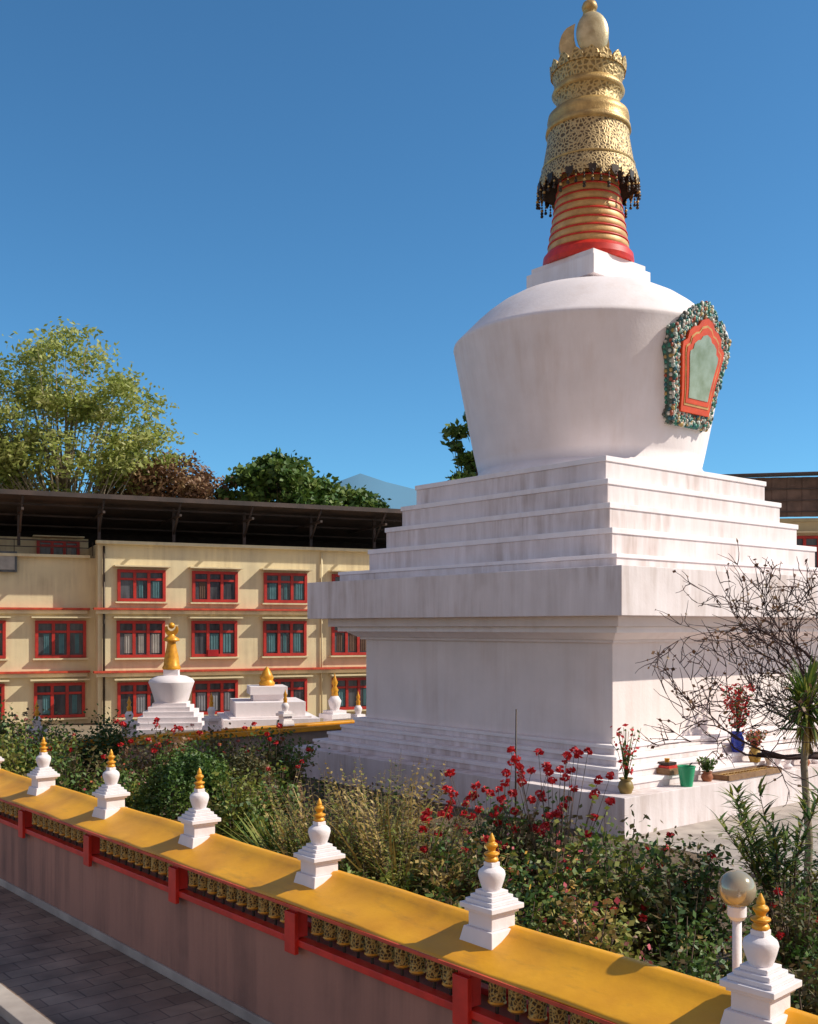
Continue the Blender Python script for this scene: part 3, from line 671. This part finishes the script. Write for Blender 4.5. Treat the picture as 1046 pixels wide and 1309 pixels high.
def branch(p,d,l,r,depth):
    pts=[p]; rs=[r]; q=p.copy(); dd=d.copy()
    for i in range(4):
        dd=(dd+Vector((random.gauss(0,.20),random.gauss(0,.20),random.gauss(0,.18)+0.02))).normalized(); q=q+dd*l/4; pts.append(q.copy()); rs.append(r*(1-0.14*(i+1)))
    b.tube(pts,rs,BARKT,6 if depth<2 else 3)
    if depth>=4: buds.append(q.copy()); buds.append(pts[2].copy()); return
    for i in range(3 if depth<1 else random.choice([3,3,4])):
        j=random.choice([1,2,3,4,4]); a=dd+Vector((random.gauss(0,.6),random.gauss(0,.6),random.gauss(0,.5)+0.05))
        branch(pts[j],a.normalized(),l*random.uniform(0.55,0.8),max(rs[j]*0.62,0.008),depth+1)
b.tube([(0,0,0),(-0.05,0,1.4),(-0.1,0.05,2.8)],[0.12,0.10,0.085],BARK,8)
for d in ((-1,0.1,0.35),(-0.9,-0.2,0.75),(-0.5,0.2,1.0),(-0.3,-0.1,1.3),(-1,-0.3,0.08),(0.5,0.2,1.0),(-0.7,0,1.1)):
    branch(Vector((-0.1,0.05,2.7+random.uniform(-0.3,0.1))),Vector(d).normalized(),1.5,0.055,0)
b.leaves([tuple(q) for q in buds if random.random()<0.4],0.07,0.05,LEAFB)
b.done('bare_tree',(6.40,14.6,0))
b=B(); P=[]; Q=[]
for k in range(400):
    p=random.uniform(6.9,16.3); u=random.uniform(-2,27); c=p*d2+u*d1; h=random.uniform(0.15,0.55)
    (P if random.random()<0.6 else Q).append(rng.normal(size=(45,3))*np.array([0.25,0.25,h*0.45])+np.array([c[0],c[1],h*0.6]))
P=np.concatenate(P); P=P[P[:,2]>0.02]; b.leaves(P,0.12,0.065,LEAFR); Q=np.concatenate(Q); Q=Q[Q[:,2]>0.02]; b.leaves(Q,0.12,0.06,LEAFG); b.done('ground_cover_foliage')
# fallen dry leaves on the paving and soil around the stupa
b=B(); P=[]
for k in range(900):
    p=random.uniform(14,27); u=random.uniform(4.5,11); c=p*d2+u*d1
    P.append((c[0],c[1],0.105 if (p>16 and 7.6<u<10.8) else 0.02))
b.leaves(P,0.07,0.045,LEAFB,up=6); b.done('fallen_leaves')
b=B(); GL=simple('amber_globe',(0.50,0.42,0.30),(0.40,0.33,0.22),0.15,0.35,bs=0.02)
b.ball((0,0,2.33),0.14,GL,28,16); b.lathe([(0.05,2.1),(0.07,2.13),(0.07,2.2),(0.06,2.21)],WHITE2,seg=16); b.tube([(0,0,0),(0,0,2.12)],[0.035,0.035],WHITE2,12)
b.done('garden_globe_lamp',(2.47,7.85,0))
b=B(); b.tube([(0,0,0),(0.02,0,2.95)],[0.022,0.012],DARKM,8); b.lathe([(0.08,0),(0.08,0.03)],DARKM,seg=12); b.done('thin_pole',(1.75,17.2,0))

# ---------------- ground ----------------
def sheet(name,pts,mat,z):
    b=B(); b.add([(x,y,z) for x,y in pts],[tuple(range(len(pts)))],mat); return b.done(name)
GR=simple('ground_earth',(0.32,0.25,0.17),(0.18,0.14,0.09),0.95,scale=0.3)
sheet('ground',[(-3000,-3000),(3000,-3000),(3000,3000),(-3000,3000)],GR,-0.02)
def site(pts): return [tuple(p*d2+u*d1) for p,u in pts]
sheet('garden_bed',site([(6.2,-8),(17,-8),(17,29.3),(6.2,29.3)]),SOIL,-0.01)
m,nt,bb=newmat('paving_stones'); bb.inputs['Roughness'].default_value=0.8
tc=nt.nodes.new('ShaderNodeTexCoord'); br=nt.nodes.new('ShaderNodeTexBrick'); br.inputs['Scale'].default_value=1.0
br.inputs['Brick Width'].default_value=0.45; br.inputs['Row Height'].default_value=0.30; br.inputs['Mortar Size'].default_value=0.010
br.inputs['Color1'].default_value=(0.26,0.19,0.15,1); br.inputs['Color2'].default_value=(0.36,0.28,0.22,1); br.inputs['Mortar'].default_value=(0.16,0.12,0.10,1)
nt.links.new(tc.outputs['Object'],br.inputs['Vector'])
nn=noise(nt,1.2,8); cc=ramp(nt,nn,[(0.3,(0.45,0.42,0.40)),(0.7,(1.2,1.12,1.04))])
nt.links.new(mix(nt,1.0,br.outputs['Color'],cc,'MULTIPLY'),bb.inputs['Base Color']); bump(nt,bb,br.outputs['Fac'],-0.4,0.01)
b=B(); b.add([(-4.0,-8,0),(6.0,-8,0),(6.0,40,0),(-4.0,40,0)],[(0,1,2,3)],m); b.done('paved_path',(0,0,-0.004),TH)
b=B(); b.box((4.1,16,0.05),(0.25,48,0.12),CONC); b.done('path_kerb',(0,0,0),TH,bevel=0.01)
b=B(); b.add([(17.02,-8,0),(40,-8,0),(40,29,0),(17.02,29,0)],[(0,1,2,3)],CONC); b.done('stupa_courtyard',(0,0,-0.006),TH)
b=B(); b.box((22,9.2,0.04),(12,3.2,0.1),CONC); b.done('garden_paving',(0,0,0),TH)
HM=simple('hazy_hill',(0.12,0.26,0.38),(0.09,0.22,0.33),1.0,scale=0.004)  # distance haze is put into the hill's blue base colour
b=B(); nx=120
vs=[];fs=[]
for j,(yy,k) in enumerate(((700,0),(900,1),(1200,0))):
    for i in range(nx):
        x=-1200+2600*i/(nx-1)
        h=82+22*math.sin(x*0.006+1)+7*math.sin(x*0.021)+3*math.sin(x*0.09)+46*math.exp(-((x+45)/60)**2)
        vs.append((x,yy,max(0,h*k)-2))
for j in range(2):
    for i in range(nx-1): fs.append((j*nx+i,j*nx+i+1,(j+1)*nx+i+1,(j+1)*nx+i))
b.add(vs,fs,HM,True); b.done('distant_hills')

# ---------------- light, sky, camera ----------------
S_=Vector((0.773,-0.035,0.634)).normalized()
el=math.asin(S_.z); azi=math.atan2(S_.x,S_.y)
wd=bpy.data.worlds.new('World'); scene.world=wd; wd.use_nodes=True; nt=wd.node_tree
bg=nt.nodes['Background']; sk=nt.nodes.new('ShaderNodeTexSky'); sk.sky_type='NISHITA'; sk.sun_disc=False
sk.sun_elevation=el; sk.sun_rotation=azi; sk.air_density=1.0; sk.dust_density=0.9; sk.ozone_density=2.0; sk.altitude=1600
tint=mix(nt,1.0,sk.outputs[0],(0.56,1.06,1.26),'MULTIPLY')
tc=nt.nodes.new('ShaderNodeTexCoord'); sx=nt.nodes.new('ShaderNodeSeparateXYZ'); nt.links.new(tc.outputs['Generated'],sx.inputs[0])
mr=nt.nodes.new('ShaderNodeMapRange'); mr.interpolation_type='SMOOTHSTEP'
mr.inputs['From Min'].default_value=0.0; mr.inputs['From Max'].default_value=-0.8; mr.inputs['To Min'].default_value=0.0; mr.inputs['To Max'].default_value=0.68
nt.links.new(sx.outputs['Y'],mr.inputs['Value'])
nt.links.new(mix(nt,mr.outputs[0],tint,(5.6,4.0,3.2)),bg.inputs['Color']); bg.inputs['Strength'].default_value=0.12  # warm glow added to the sky behind the camera to brighten shaded faces
sl=bpy.data.lights.new('sun','SUN'); sl.energy=5.0; sl.angle=math.radians(0.5); sl.color=(1.0,0.93,0.80)
so=bpy.data.objects.new('sun',sl); scene.collection.objects.link(so); so.rotation_euler=(-S_).to_track_quat('-Z','Y').to_euler()
cam=bpy.data.cameras.new('camera'); co=bpy.data.objects.new('camera',cam); scene.collection.objects.link(co)
co.location=(0,0,H); co.rotation_euler=(math.radians(90),0,0)
cam.sensor_fit='HORIZONTAL'; cam.sensor_width=36; cam.lens=1333/1046*36; cam.shift_y=147.5/1046; cam.clip_end=8000; cam.clip_start=0.1
scene.camera=co
scene.view_settings.view_transform='Standard'; scene.view_settings.look='None'; scene.view_settings.exposure=0
